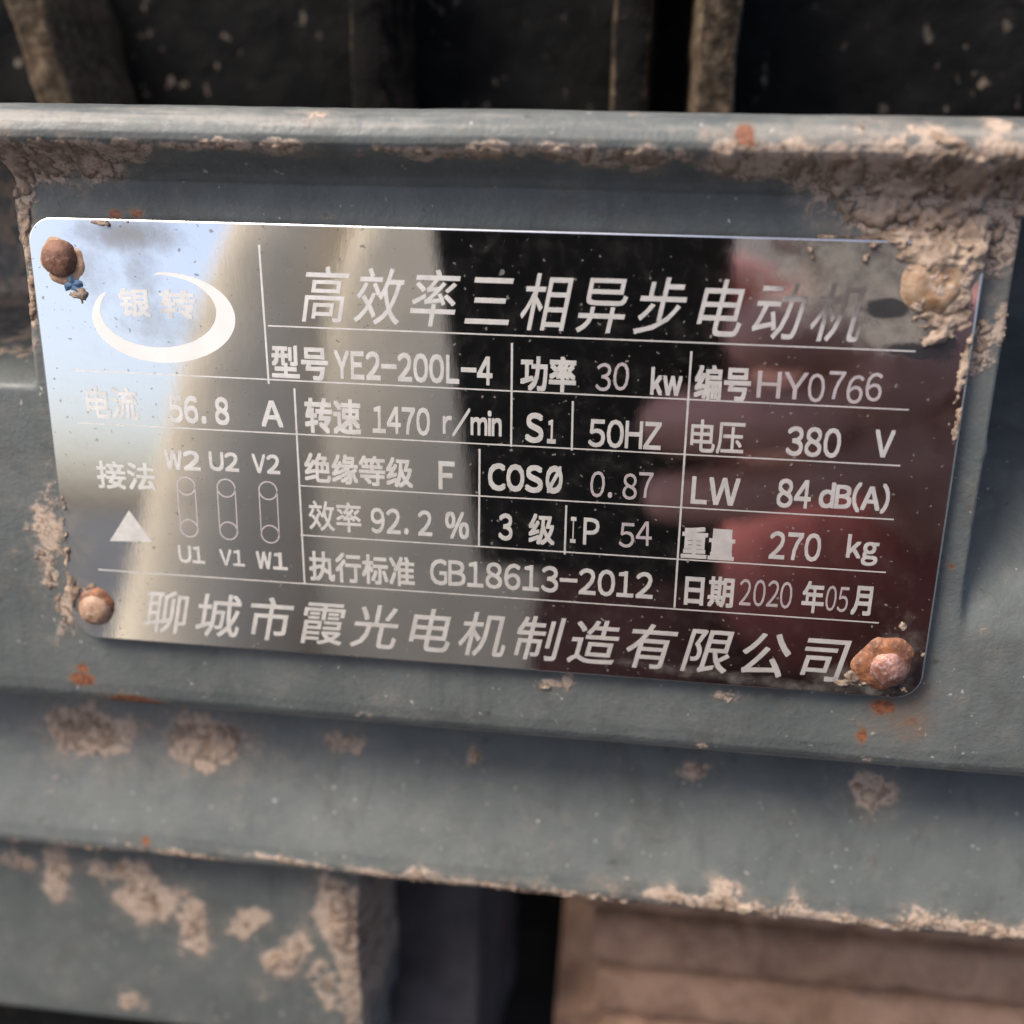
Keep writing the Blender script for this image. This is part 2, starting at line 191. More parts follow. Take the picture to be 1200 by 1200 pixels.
def mat_plate():
    m = Mat('polished_steel')
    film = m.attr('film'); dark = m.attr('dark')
    mid = m.noise(330, 5, .7); scr = m.noise(1500, 3, .6, (1, 1, .3)); fine = m.noise(2400, 2)
    f = m.ramp(m.math('ADD', film, m.math('MULTIPLY', m.math('SUBTRACT', mid, .5), .9)), .15, 1.05, 0, .88)
    speck = m.math('MAXIMUM', m.math('MULTIPLY', m.ramp(m.noise(1300, 1.5, .5), .67, .73), .7), m.math('MULTIPLY', m.ramp(m.noise(560, 2, .5), .72, .76), .8))
    haze = m.math('ADD', m.math('MULTIPLY', m.ramp(mid, .45, .8), .06), .014)
    f = m.math('MAXIMUM', m.math('MAXIMUM', f, speck), haze)
    # bare mirror metal
    m.set(Base_Color=(.71, .705, .69), Metallic=1.0, Roughness=m.ramp(mid, .3, .8, .025, .07),
          Normal=m.bump(m.math('ADD', scr, m.math('MULTIPLY', m.noise(120, 3), 5.)), .00003, .05))
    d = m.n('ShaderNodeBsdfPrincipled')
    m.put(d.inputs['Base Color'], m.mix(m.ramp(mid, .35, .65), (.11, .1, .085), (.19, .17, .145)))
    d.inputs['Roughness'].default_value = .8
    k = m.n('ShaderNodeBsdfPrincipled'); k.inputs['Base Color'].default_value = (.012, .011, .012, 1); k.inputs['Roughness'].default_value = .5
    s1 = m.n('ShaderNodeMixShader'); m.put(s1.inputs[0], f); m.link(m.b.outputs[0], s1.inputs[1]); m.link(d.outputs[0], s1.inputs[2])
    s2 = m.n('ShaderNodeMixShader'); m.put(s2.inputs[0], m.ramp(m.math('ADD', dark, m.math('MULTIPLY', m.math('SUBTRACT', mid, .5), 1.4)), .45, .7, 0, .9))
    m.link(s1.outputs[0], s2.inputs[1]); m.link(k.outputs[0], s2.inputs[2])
    m.link(s2.outputs[0], m.t.nodes['Material Output'].inputs[0])
    return m.m
def mat_simple(name, col, rough=.6, metal=0., spec=.5, var=.12, scale=40, bump=0.):
    m = Mat(name)
    n1 = m.noise(scale, 5)
    lo = tuple(c * (1 - var) for c in col); hi = tuple(min(1, c * (1 + var)) for c in col)
    m.set(Base_Color=m.mix(m.ramp(n1, .3, .7), lo, hi), Roughness=rough, Metallic=metal, Specular_IOR_Level=spec)
    if bump: m.set(Normal=m.bump(n1, bump, .6))
    return m.m
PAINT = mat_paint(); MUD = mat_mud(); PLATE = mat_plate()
def mat_letter(name, col, rough, metal):
    m = Mat(name); n1 = m.noise(500, 5)
    worn = m.ramp(m.math('ADD', m.attr('film'), m.math('SUBTRACT', n1, .5)), .3, .85, 0, .9)
    c = m.mix(m.ramp(n1, .3, .7), tuple(x * .9 for x in col), tuple(x * 1.1 for x in col))
    m.set(Base_Color=m.mix(worn, c, (.16, .13, .11)), Roughness=rough, Metallic=metal)
    return m.m
ETCH = mat_letter('etched_lettering', (.9, .85, .77), .40, .74)
STAMP = mat_letter('stamped_lettering', (.8, .7, .67), .38, .75)
EDGE = mat_simple('plate_edge_steel', (.72, .72, .72), .16, 1.0)

# ------------------------------------------------------------------ object helpers
def link(name, me, mat=None, parent=None):
    o = bpy.data.objects.new(name, me); C.objects.link(o)
    if mat: me.materials.append(mat)
    if parent: o.parent = parent
    return o
def empty(name, label, cat, mat=None):
    o = bpy.data.objects.new(name, None); C.objects.link(o)
    o.empty_display_size = .01
    o['label'] = label; o['category'] = cat
    if mat is not None: o.matrix_world = mat
    return o
def pydata(name, vs, fs, mat=None, parent=None, smooth=False):
    me = bpy.data.meshes.new(name); me.from_pydata([tuple(v) for v in vs], [], fs); me.update()
    if smooth: me.shade_smooth()
    return link(name, me, mat, parent)
def grid(name, U, V, N, mat, parent, attrs=(), keep=None):
    r, c = U.shape
    co = np.stack([U, -N, -V], -1).reshape(-1, 3) * .001
    i = np.arange(r * c).reshape(r, c)
    f = np.stack([i[:-1, :-1], i[1:, :-1], i[1:, 1:], i[:-1, 1:]], -1).reshape(-1, 4)
    if keep is not None:
        k = (keep[:-1, :-1] & keep[1:, :-1] & keep[1:, 1:] & keep[:-1, 1:]).reshape(-1)
        f = f[k]
        used = np.unique(f); mp = np.full(r * c, -1); mp[used] = np.arange(len(used)); f = mp[f]; co = co[used]
    else: used = np.arange(r * c)
    me = bpy.data.meshes.new(name)
    me.vertices.add(len(co)); me.vertices.foreach_set('co', co.astype(np.float32).ravel())
    me.loops.add(f.size); me.loops.foreach_set('vertex_index', f.astype(np.int32).ravel())
    me.polygons.add(len(f)); me.polygons.foreach_set('loop_start', np.arange(0, f.size, 4, dtype=np.int32))
    me.update(calc_edges=True); me.validate()
    me.shade_smooth()
    for nm, a in attrs:
        at = me.attributes.new(nm, 'FLOAT', 'POINT'); at.data.foreach_set('value', a.reshape(-1)[used].astype(np.float32))
    return link(name, me, mat, parent)
def rbox(name, x0, x1, y0, y1, z0, z1, r, mat, parent=None, seg=3):
    bm = bmesh.new(); bmesh.ops.create_cube(bm, size=1)
    for v in bm.verts:
        v.co = Vector(((x0 + x1) / 2 + v.co.x * (x1 - x0), (y0 + y1) / 2 + v.co.y * (y1 - y0), (z0 + z1) / 2 + v.co.z * (z1 - z0)))
    bmesh.ops.bevel(bm, geom=bm.edges[:], offset=r, segments=seg, profile=.5, affect='EDGES')
    me = bpy.data.meshes.new(name); bm.to_mesh(me); bm.free(); me.shade_smooth()
    return link(name, me, mat, parent)

# ------------------------------------------------------------------ ground
def build_ground():
    m = Mat('dark_yard_ground')
    n1 = m.noise(3, 6, .7); n2 = m.noise(30, 4)
    m.set(Base_Color=m.mix(m.ramp(n1, .35, .65), (.028, .031, .037), (.045, .047, .05)), Roughness=.9, Normal=m.bump(n2, .01, .5))
    r, k = 1500.0, 24
    vs = [(0, 0, -.9)] + [(r * math.cos(2 * math.pi * i / k), r * math.sin(2 * math.pi * i / k), -.9) for i in range(k)]
    o = pydata('ground', vs, [(0, 1 + i, 1 + (i + 1) % k) for i in range(k)], m.m)
    o['kind'] = 'structure'
build_ground()

# ------------------------------------------------------------------ motor
motor = empty('electric_motor', 'grey painted electric motor casing, muddy and rust spotted, behind the riveted nameplate', 'motor', M)

PROF = [(-60, -42), (-43.0, -42), (-42.9, -12), (-42.75, -2), (-42.5, 1.2), (-42.1, 2.5), (-41.5, 3.5), (-40.6, 4.4), (-39.4, 4.9), (-38.5, 4.8), (-37.7, 4.0),
        (-37.0, 2.7), (-36.2, 1.3), (-35.4, .1), (-34.6, -.8), (-33.7, -1.4), (-32.6, -1.7), (-31, -1.8), (39.6, -1.8), (41.4, -2.0), (42.4, -2.4), (43.1, -3.0), (43.55, -3.9), (43.8, -5.2),
        (43.95, -16.6), (45, -17), (49, -16.6), (54, -14.6), (60, -12.0), (66, -9.2), (70, -7.4), (72, -6.9), (73.0, -7.0), (73.8, -7.5), (74.3, -8.3), (74.6, -10), (74.9, -16), (75.3, -42)]
def housing_height(U, V):
    fv = np.arange(-60, 80, .05)
    fn = np.interp(fv, [p[0] + (.95 if p[0] < -33 else 1.1 if p[0] > 39 else 0) for p in PROF], [p[1] for p in PROF])
    k = np.exp(-.5 * (np.arange(-12, 13) * .05 / .13) ** 2); k /= k.sum()
    fn = np.convolve(np.pad(fn, 12, mode='edge'), k, 'valid')
    # the cast edges wander a little
    Vw = V + .28 * (fbm(U, V * .3, 9, 3, 5) - .5) + .5 * (fbm(U, V * 0, 55, 2, 8) - .5)
    N = np.interp(Vw, fv, fn)
    sm = lambda x, a, b: np.clip((x - a) / (b - a), 0, 1) ** 2 * (3 - 2 * np.clip((x - a) / (b - a), 0, 1))
    wob = .6 * (fbm(V, U * 0, 7, 3, 21) - .5)
    left = 1 - sm(U + wob, -63.6, -62.4)
    left = left * sm(V, -35.4, -34.2) * (1 - sm(V, -12.5, -4.5))
    right = sm(U + wob, 64.2, 65.4)
    right = right * sm(V, -35.4, -34.2) * (1 - sm(V, -16, 24))
    N = N - left * 40 - right * 40
    N = N + .35 * (fbm(U, V, 45, 2, 33) - .5) + .07 * (fbm(U, V, 3, 3, 44) - .5)
    return N
us = np.arange(-120, 120.01, .45)
vs = np.concatenate([np.arange(-41.97, -31, .14), np.arange(-31, 38, .6), np.arange(38, 46.5, .16), np.arange(46.5, 71, .6), np.arange(71, 79, .16)])
U, V = np.meshgrid(us, vs)
N = housing_height(U, V)
ns = fbm(U, V, 6, 4, 60) - .5
def warped(key, U, V, seed, soft=1.0):
    wu = U + 2.6 * (fbm(U, V, 3.2, 4, seed) - .5); wv = V + 1.8 * (fbm(U, V, 3.2, 4, seed + 7) - .5)
    return blobs(key, wu, wv, soft)
mudm = warped('hmud', U, V, 140, 1.1)
dust = np.clip(blobs('hmud', U, V, 1.9) * .7, 0, 1)
wear = 1.0 * np.exp(-((V + 40.2) / 2.0) ** 2) * (.45 + .8 * fbm(U, V, 22, 3, 131))
wear = np.maximum(wear, 1.7 * np.exp(-((V - 44.1) / .6) ** 2) * (fbm(U, V, 12, 3, 130) + .4))
wear = np.maximum(wear, .7 * np.exp(-((V - 74.6) / .6) ** 2))
mudm = np.maximum(mudm, .62 * np.exp(-((V - 75.3) / .9) ** 2) * (fbm(U, V, 16, 3, 133) + .5))
inside = np.clip((-6 - N) / 8, 0, 1) * (V < 12) * (U < 0)
mudm = np.maximum(mudm, .5 * inside)
housing = grid('housing', U, V, N, PAINT, motor, [('dust', dust), ('mud', mudm), ('wear', wear), ('rust', blobs('hrust', U, V))])

def mud_layer(name, key, heightf, u0, u1, v0, v1, step, parent, thick, seed, base=.62):
    U, V = np.meshgrid(np.arange(u0, u1, step), np.arange(v0, v1, step))
    m = blobs(key, U, V)
    wu = U + 2.2 * (fbm(U, V, 3.0, 4, seed + 50) - .5); wv = V + 1.6 * (fbm(U, V, 3.0, 4, seed + 60) - .5)
    m = blobs(key, wu, wv)
    q = m + (1.15 * (fbm(U, V, 3.6, 6, seed) - .5) + .5 * (fbm(U, V, .8, 3, seed + 70) - .5)) * np.clip(m * 3, 0, 1)
    pit = 1 - np.abs(2 * fbm(U + .4 * V, V, 2.6, 3, seed + 33) - 1)
    q = q - .26 * np.clip((pit - .78) / .2, 0, 1) - .25 * np.clip((fbm(U, V, 1.3, 2, seed + 34) - .62) / .1, 0, 1)
    e = q - base
    lump = fbm(U, V, 2.2, 4, seed + 9)
    ridg = 1 - np.abs(2 * fbm(U, V, 3.4, 3, seed + 19) - 1)
    t = np.where(e > 0, thick * (np.clip(e / .1, 0, 1) * .16 + np.clip(e, 0, .7) * (lump * .9 + ridg ** 2 * .9)), e * 3.0 - .02)
    big = 1 + 1.3 * np.exp(-((U - 62) / 26) ** 2 - ((V + 33) / 9) ** 2)
    t = np.where(t > 0, t * big, t)
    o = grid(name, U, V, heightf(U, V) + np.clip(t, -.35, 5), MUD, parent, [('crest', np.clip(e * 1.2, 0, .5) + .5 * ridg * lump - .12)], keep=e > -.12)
    o['kind'] = 'stuff'
    return o
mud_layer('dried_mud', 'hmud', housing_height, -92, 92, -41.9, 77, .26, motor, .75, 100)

# deep dark casing behind the top rim and below
def back_height(U, V):
    return -76 + 3 * (fbm(U, V, 30, 3, 71) - .5) + .8 * (fbm(U, V, 4, 3, 72) - .5)
U, V = np.meshgrid(np.arange(-190, 190, 1.5), np.arange(-190, 190, 1.5))
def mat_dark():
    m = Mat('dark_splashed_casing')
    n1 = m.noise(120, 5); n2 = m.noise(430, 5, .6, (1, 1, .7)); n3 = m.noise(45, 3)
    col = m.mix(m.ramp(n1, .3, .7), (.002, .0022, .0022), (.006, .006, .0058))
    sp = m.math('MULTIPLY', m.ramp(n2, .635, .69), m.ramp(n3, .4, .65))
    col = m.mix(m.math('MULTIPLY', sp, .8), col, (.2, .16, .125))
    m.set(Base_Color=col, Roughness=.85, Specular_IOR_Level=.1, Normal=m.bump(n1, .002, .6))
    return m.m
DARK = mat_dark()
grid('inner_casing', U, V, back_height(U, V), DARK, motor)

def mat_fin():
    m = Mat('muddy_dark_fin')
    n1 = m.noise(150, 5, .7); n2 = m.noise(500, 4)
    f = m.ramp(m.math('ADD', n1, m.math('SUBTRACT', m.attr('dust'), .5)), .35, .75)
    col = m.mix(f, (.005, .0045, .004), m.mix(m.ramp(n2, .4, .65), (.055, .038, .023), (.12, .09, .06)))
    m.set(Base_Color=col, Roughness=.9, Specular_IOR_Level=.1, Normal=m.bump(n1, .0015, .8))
    return m.m
FIN = mat_fin()
def fin(u0, v0, u1, v1, wd, n0, n1, dust, rough=.6, mat=None, seed=0):
    """a rib running from (u0, v0) to (u1, v1), wd wide, standing from n0 to n1"""
    L = math.hypot(u1 - u0, v1 - v0); d = ((u1 - u0) / L, (v1 - v0) / L); q = (-d[1], d[0])
    a = np.arange(0, L, .7); s = np.array([-1.12, -1.0, -.92, -.8, -.6, -.3, 0, .3, .6, .8, .92, 1.0, 1.12]) * wd / 2
    A, S = np.meshgrid(a, s)
    x = np.abs(S) / (wd / 2)
    prof = np.where(x > 1.05, n0, n1 - (n1 - n0) * np.clip(x - .9, 0, 1) * 3 - .12 * wd * x ** 2)
    Sw = S * (1 + .16 * (fbm(A, A * 0, 6, 3, 200 + seed) - .5)) + rough * (fbm(A, A * 0 + 9, 9, 3, 220 + seed) - .5)
    N = prof + rough * 1.4 * (fbm(A, S, 5, 4, 240 + seed) - .5) * (x < 1.05)
    return grid('cooling_fin', u0 + d[0] * A + q[0] * Sw, v0 + d[1] * A + q[1] * Sw, N, mat or FIN, motor, [('dust', np.full(A.shape, dust) + .25 * (x > .75))])
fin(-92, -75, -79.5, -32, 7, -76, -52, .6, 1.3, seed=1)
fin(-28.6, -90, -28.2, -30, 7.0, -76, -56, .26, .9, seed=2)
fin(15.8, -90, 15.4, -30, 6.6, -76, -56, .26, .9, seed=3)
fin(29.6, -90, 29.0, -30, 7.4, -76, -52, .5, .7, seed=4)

# lower left pad, the gap and the mud covered lower ribs
def pad_height(U, V):
    sm = lambda x, a, b: np.clip((x - a) / (b - a), 0, 1) ** 2 * (3 - 2 * np.clip((x - a) / (b - a), 0, 1))
    e = sm(U + .9 * (fbm(V, U * 0, 6, 3, 81) - .5), -23.0, -19.8)
    b = sm(V, 116.5, 119)
    return -14 - 1.2 * sm(U, -27, -21) - 20 * e - 14 * b + .3 * (fbm(U, V, 30, 2, 82) - .5)
U, V = np.meshgrid(np.concatenate([np.arange(-125, -30, .9), np.arange(-30, -18.5, .2)]), np.arange(70, 128, .7))
PB = [(-77.2, 85.5, 2.2, 5, .9, .1), (-64, 84.0, 6, 2.2, .75, 0), (-60.5, 88.6, 4.6, 4.6, 1., 0), (-52.6, 94.5, 2.3, 5.2, .95, .1), (-43.6, 92.4, 3.2, 2.3, .9, -.6), (-40.6, 91, 2.6, 1.8, .8, -.7),
      (-35.2, 98, 2.3, 6, .95, .65), (-38, 99, 2, 2.6, .85, 0), (-26, 89, 3.2, 8, 1., -.1), (-23.5, 100, 2.8, 16, .95, .05), (-29, 104, 4.5, 5, .62, .2), (-66, 112, 2, 2, .85, 0), (-84, 84, 3, 2, .7, 0)]
BLOBS['padmud'] = PB
grid('mounting_pad', U, V, pad_height(U, V), PAINT, motor, [('dust', np.clip(blobs('padmud', U, V, 1.9) * .7, 0, 1)), ('mud', warped('padmud', U, V, 150, 1.15)), ('wear', .8 * np.exp(-((U + 22) / 2.0) ** 2)), ('rust', U * 0)])
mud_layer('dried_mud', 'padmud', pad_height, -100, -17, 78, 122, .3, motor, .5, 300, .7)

LOWER = mat_mud('mud_caked_rib', (.4, .25, .17), (.25, .15, .1), .4)
for k, (vc, n1, wd) in enumerate([(99.5, -43, 12.2), (112.7, -43, 11.8), (125.7, -44, 11.6), (138.7, -45, 11.4)]):
    fin(15.0 + 1.6 * k, vc, 150, vc - .6, wd, -55, n1, .9, .9, LOWER, 30 + k)
GAPM = mat_simple('dark_grey_bracket', (.05, .047, .05), .7, 0, .3, .35, 60, .001)  # mottled dark grey for the bracket beside the pad
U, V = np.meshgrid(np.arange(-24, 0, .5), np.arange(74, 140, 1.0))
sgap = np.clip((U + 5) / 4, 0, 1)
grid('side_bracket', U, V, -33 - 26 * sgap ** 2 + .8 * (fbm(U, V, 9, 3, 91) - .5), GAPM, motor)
U, V = np.meshgrid(np.arange(9, 28, .5), np.arange(104, 150, .5))
grid('mud_heap', U, V, -77 + 24 * np.clip((V - 118 + .5 * np.abs(U - 8)) / 24, 0, 1) ** 1.5 + 5 * (fbm(U, V, 11, 4, 95) - .5), LOWER, motor)

# ------------------------------------------------------------------ nameplate
plate = empty('nameplate', 'mirror polished steel motor nameplate with etched Chinese lettering and four rusty corner rivets', 'nameplate', M)
UA, UB, VA, VB, RC = -60.2, 60.3, -27.9, 32.2, 3.6
def plate_warp(U, V):
    return .10 * (fbm(U, V, 42, 2, 400) - .5) + .05 * np.exp(-((U + 30) / 14) ** 2 - ((V + 26) / 9) ** 2)
def plate_outline(inset, k=10):
    pts = []
    for (x, y, a0) in ((UB - RC, VA + RC, -90), (UB - RC, VB - RC, 0), (UA + RC, VB - RC, 90), (UA + RC, VA + RC, 180)):
        for i in range(k + 1):
            a = math.radians(a0 + 90 * i / k)
            pts.append((x + (RC - inset) * math.cos(a), y + (RC - inset) * math.sin(a)))
    return pts
def build_plate():
    # mirror face: a fine grid squeezed to the rounded outline
    nu, nv = 301, 151
    S, T = np.meshgrid(np.linspace(-1, 1, nu), np.linspace(-1, 1, nv))
    hu, hv = (UB - UA) / 2 - .28, (VB - VA) / 2 - .28; uc, vc = (UA + UB) / 2, (VA + VB) / 2
    U = S * hu; V = T * hv; r = RC - .28
    ax, ay = np.abs(U), np.abs(V)
    xx = np.clip(ax - (hu - r), 0, None); yy = np.clip(ay - (hv - r), 0, None)
    mx = np.maximum(xx, yy); ln = np.hypot(xx, yy) + 1e-9
    f = np.where((xx > 0) & (yy > 0), mx / ln, 1)
    U = np.sign(U) * np.where((xx > 0) & (yy > 0), hu - r + xx * f, ax) + uc
    V = np.sign(V) * np.where((xx > 0) & (yy > 0), hv - r + yy * f, ay) + vc
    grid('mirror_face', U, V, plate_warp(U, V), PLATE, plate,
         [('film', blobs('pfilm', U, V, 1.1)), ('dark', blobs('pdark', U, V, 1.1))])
    rings = [(.30, .0), (.18, -.03), (.08, -.10), (.02, -.22), (0, -.4), (0, -.95)]
    vsx, fs = [], []
    for ins, n in rings:
        for (a, b) in plate_outline(ins):
            vsx.append(P(a, b, n + float(plate_warp(np.array([a]), np.array([b]))[0])))
    k = len(plate_outline(0))
    for j in range(len(rings) - 1):
        for i in range(k):
            fs.append((j * k + i, j * k + (i + 1) % k, (j + 1) * k + (i + 1) % k, (j + 1) * k + i))
    pydata('plate_edge', vsx, fs, EDGE, plate, True)
build_plate()

def glyph(ch, wt):
    c = bpy.data.curves.new('g', 'FONT'); c.body = ch; c.resolution_u = 3
    o = bpy.data.objects.new('g', c)
    me = bpy.data.meshes.new_from_object(o)
    v = np.array([p.co[:2] for p in me.vertices]) if len(me.vertices) else np.zeros((0, 2))
    f = [tuple(p.vertices) for p in me.polygons]
    bpy.data.objects.remove(o); bpy.data.curves.remove(c); bpy.data.meshes.remove(me)
    return v, f
CACHE = {}
def full(ch):
    return chr(ord(ch) + 0xFEE0) if '!' <= ch <= '~' else ch
def lettering(s, mode, wt, sh, mat, u0, u1, v0, v1):
    av, af, pen = [], [], 0.0
    for ch in s:
        key = (ch, round(wt, 3))
        if key not in CACHE: CACHE[key] = glyph(full(ch), wt)
        v, f = CACHE[key]; v = v.copy(); lo0, hi0 = v[:, 0].min(), v[:, 0].max()
        if mode in ('cjk', 'wide'):
            v[:, 0] += pen; pen += 1.0 if mode == 'cjk' else 1.12
        elif mode == 'mono':
            c = (v[:, 0].min() + v[:, 0].max()) / 2; wdt = v[:, 0].max() - v[:, 0].min()
            k = min(1.62, .9 / wdt)
            if mat == 'stamp': v[:, 1] += .05 * math.sin(7.1 * ord(ch) + 3.3 * pen + u0); v[:, 0] += v[:, 1] * .05 * math.sin(5 * pen + u0)
            if ch == '.': c += .12
            v[:, 0] = (v[:, 0] - c) * k + pen + .5; pen += 1.0
        else:
            v[:, 0] += pen - v[:, 0].min(); pen = v[:, 0].max() + .075
        b = sum(len(x) for x in av)
        for k, (dx, dy) in enumerate(((-1, -1), (1, -1), (1, 1), (-1, 1), (0, 0)) if wt > .002 else ((0, 0),)):
            b = sum(len(x) for x in av)
            av.append(np.column_stack([v[:, 0] + dx * wt, v[:, 1] + dy * wt, np.full(len(v), k * .002)])); af += [tuple(i + b for i in q) for q in f]
    v = np.concatenate(av)
    v[:, 0] += v[:, 1] * sh
    lo, hi = v.min(0), v.max(0)
    x = u0 + (v[:, 0] - lo[0]) / (hi[0] - lo[0]) * (u1 - u0)
    y = v1 + (v[:, 1] - lo[1]) / (hi[1] - lo[1]) * (v0 - v1)
    n = plate_warp(x, y) + .03 + v[:, 2]
    o = pydata('lettering', [P(a, b, c) for a, b, c in zip(x, y, n)], af, STAMP if mat == 'stamp' else ETCH, plate)
    at = o.data.attributes.new('film', 'FLOAT', 'POINT'); at.data.foreach_set('value', blobs('pfilm', x, y).astype(np.float32))
for t in TEXT: lettering(*t)

def strip(name, pts, wd, n=.014, closed=False, mat=None):
    """a flat etched line of width wd through pts"""
    vs, fs = [], []; k = len(pts)
    for i, (a, b) in enumerate(pts):
        p = pts[(i - 1) % k] if closed or i else pts[i]; q = pts[(i + 1) % k] if closed or i < k - 1 else pts[i]
        d = Vector((q[0] - p[0], q[1] - p[1])).normalized()
        for s in (-.5, .5):
            x, y = a - d.y * wd * s, b + d.x * wd * s
            vs.append(P(x, y, n + float(plate_warp(np.array([x]), np.array([y]))[0])))
    for i in range(k if closed else k - 1):
        j = (i + 1) % k; fs.append((2 * i, 2 * j, 2 * j + 1, 2 * i + 1))
    return pydata(name, vs, fs, mat or ETCH, plate)
def lerp(a, b, k=40): return [(a[0] + (b[0] - a[0]) * i / k, a[1] + (b[1] - a[1]) * i / k) for i in range(k + 1)]
for i, (a, b, c, d) in enumerate(LINES):
    strip('rule_line', lerp((a, b), (c, d)), .19 if i < 6 else .27, .010 + .0015 * (i >= 6))
for i in range(3):
    (ax, ay), (bx, by) = CIRC[i], CIRC[i + 3]
    r = 1.28
    for (x, y) in (CIRC[i], CIRC[i + 3]):
        strip('terminal_circle', [(x + r * math.cos(a), y + r * math.sin(a)) for a in np.linspace(0, 2 * math.pi, 28, endpoint=False)], .2, closed=True, mat=STAMP)
    for s in (-1, 1):
        strip('link_bar_line', lerp((ax + s * r, ay), (bx + s * r, by), 8), .15, mat=STAMP)
pydata('delta_triangle', [P(a, b, .02 + float(plate_warp(np.array([a]), np.array([b]))[0])) for a, b in TRI], [(0, 2, 1)], ETCH, plate)
k = len(RING_OUT)
ro, ri = list(RING_OUT), list(RING_IN)
pydata('logo_ring', [P(a, b, .02 + float(plate_warp(np.array([a]), np.array([b]))[0])) for a, b in ro + ri], [(i, i + 1, k + i + 1, k + i) for i in range(k - 1)],
       mat_simple('white_logo_paint', (.7, .68, .64), .5, .0, .5, .05, 200), plate)

# rivets
def lathe(name, u, v, prof, mat, parent, seed, wob=.12, seg=40):
    vs, fs = [P(u, v, prof[0][1] + .1)], []
    rs = np.random.RandomState(seed).rand(8)
    for j, (r, n) in enumerate(prof[1:]):
        for i in range(seg):
            a = 2 * math.pi * i / seg
            q = r * (1 + wob * .5 * (math.sin(2 * a + rs[0] * 6) * .5 + math.sin(3 * a + rs[1] * 6) * .35 + math.sin(5 * a + rs[2] * 6) * .3 + math.sin(9 * a + rs[3] * 6) * .18))
            xx, yy = np.array([q * math.cos(a) + 40.]), np.array([q * math.sin(a) + 40.])
            nn = n + .32 * (float(fbm(xx, yy, 1.6, 4, 700 + seed)[0]) - .5) + .22 * wob * math.sin(4 * a + j * .6 + rs[4] * 6) + .14 * wob * math.sin(7 * a - j + rs[5] * 6)
            vs.append(P(u + q * math.cos(a), v + q * math.sin(a), nn))
    for i in range(seg): fs.append((0, 1 + i, 1 + (i + 1) % seg))
    for j in range(len(prof) - 2):
        for i in range(seg):
            fs.append((1 + j * seg + i, 1 + (j + 1) * seg + i, 1 + (j + 1) * seg + (i + 1) % seg, 1 + j * seg + (i + 1) % seg))
    return pydata(name, vs, fs, mat, parent, True)
def dome(r, h, k=9):
    return [(r * math.sin(math.pi / 2 * i / k), h * (1 - math.sin(math.pi / 2 * i / k) ** 3.0) ** .6 - .05) for i in range(k + 1)] + [(r * .98, -.3)]
R1 = mat_rust('brown_rust', (.11, .045, .026), (.21, .1, .06), (.3, .17, .11))
R2 = mat_rust('orange_rust', (.11, .045, .025), (.27, .1, .04), (.36, .22, .14))
R3 = mat_rust('dusty_rust', (.25, .14, .085), (.4, .26, .17), (.46, .35, .25))
R4 = mat_rust('worn_rivet_metal', (.22, .09, .06), (.42, .25, .21), (.55, .42, .39), .5)
BLUE = mat_simple('blue_paint_chip', (.09, .17, .28), .6, 0, .4, .5, 900, .0004)
rv = lathe('rivet', -56.0, -22.6, dome(2.5, 1.5), R1, plate, 1, .05); rv['label'] = 'dark brown rusty rivet with a blue chip beneath it'
lathe('blue_chip', -54.5, -19.3, [(0, .3), (.5, .28), (1.0, .2), (1.3, -.1)], BLUE, rv, 11, .7, 18)
lathe('rust_ring', -55.7, -22.2, [(0, .05), (2.5, .16), (2.9, .1), (3.1, -.1)], R3, rv, 21, .25)
rv = lathe('rivet', -56.3, 27.4, dome(2.6, 1.5), R3, plate, 2, .06); rv['label'] = 'pale dusty rivet with an orange rust crescent on top'
lathe('rust_ring', -56.1, 26.7, [(0, .2), (1.8, .7), (2.4, .45), (2.75, -.1)], R2, rv, 12, .12)
rv = lathe('rivet', 55.1, -23.2, [(0, 1.0), (.5, .95), (.8, .8), (1.2, .78), (1.7, .98), (2.3, 1.0), (2.9, .8), (3.5, .4), (4.6, -.2)], mat_rust('ochre_mud_rivet', (.2, .11, .055), (.31, .21, .13), (.38, .29, .21)), plate, 3, .16)
rv['label'] = 'rivet buried in ochre dried mud with a swirl on its head'
rv = lathe('rivet', 55.5, 27.7, dome(2.6, 1.6), R4, plate, 4, .05); rv['label'] = 'worn pinkish rivet head set in a ring of orange rust'
lathe('rust_ring', 54.9, 27.1, [(0, .4), (2.4, .62), (2.9, .55), (3.5, .3), (4.0, -.1)], R2, rv, 14, .22)

def plate_surface(U, V): return plate_warp(U, V) - .02 - 3 * np.clip(np.maximum(np.maximum(UA + .3 - U, U - UB + .3), np.maximum(VA + .3 - V, V - VB + .3)), 0, .5)
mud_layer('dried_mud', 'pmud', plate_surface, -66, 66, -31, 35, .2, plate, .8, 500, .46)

# ------------------------------------------------------------------ the phone that takes the photograph and its holder
phone = empty('smartphone', 'dark smartphone held in front of the nameplate, mirrored as a black patch', 'phone', CAMM)
PH = mat_simple('black_phone_glass', (.008, .008, .01), .35, 0, .35, .2, 20)
rbox('body', -.0625, .0165, -.139, .017, .0016, .0098, .0028, PH, phone)
rbox('camera_bump', -.013, .0125, -.040, .0125, .0008, .0017, .0004, PH, phone)
rbox('screen', -.060, .014, -.1365, .0145, .0097, .0099, .00008, mat_simple('dim_screen', (.03, .03, .035), .2), phone, 1)

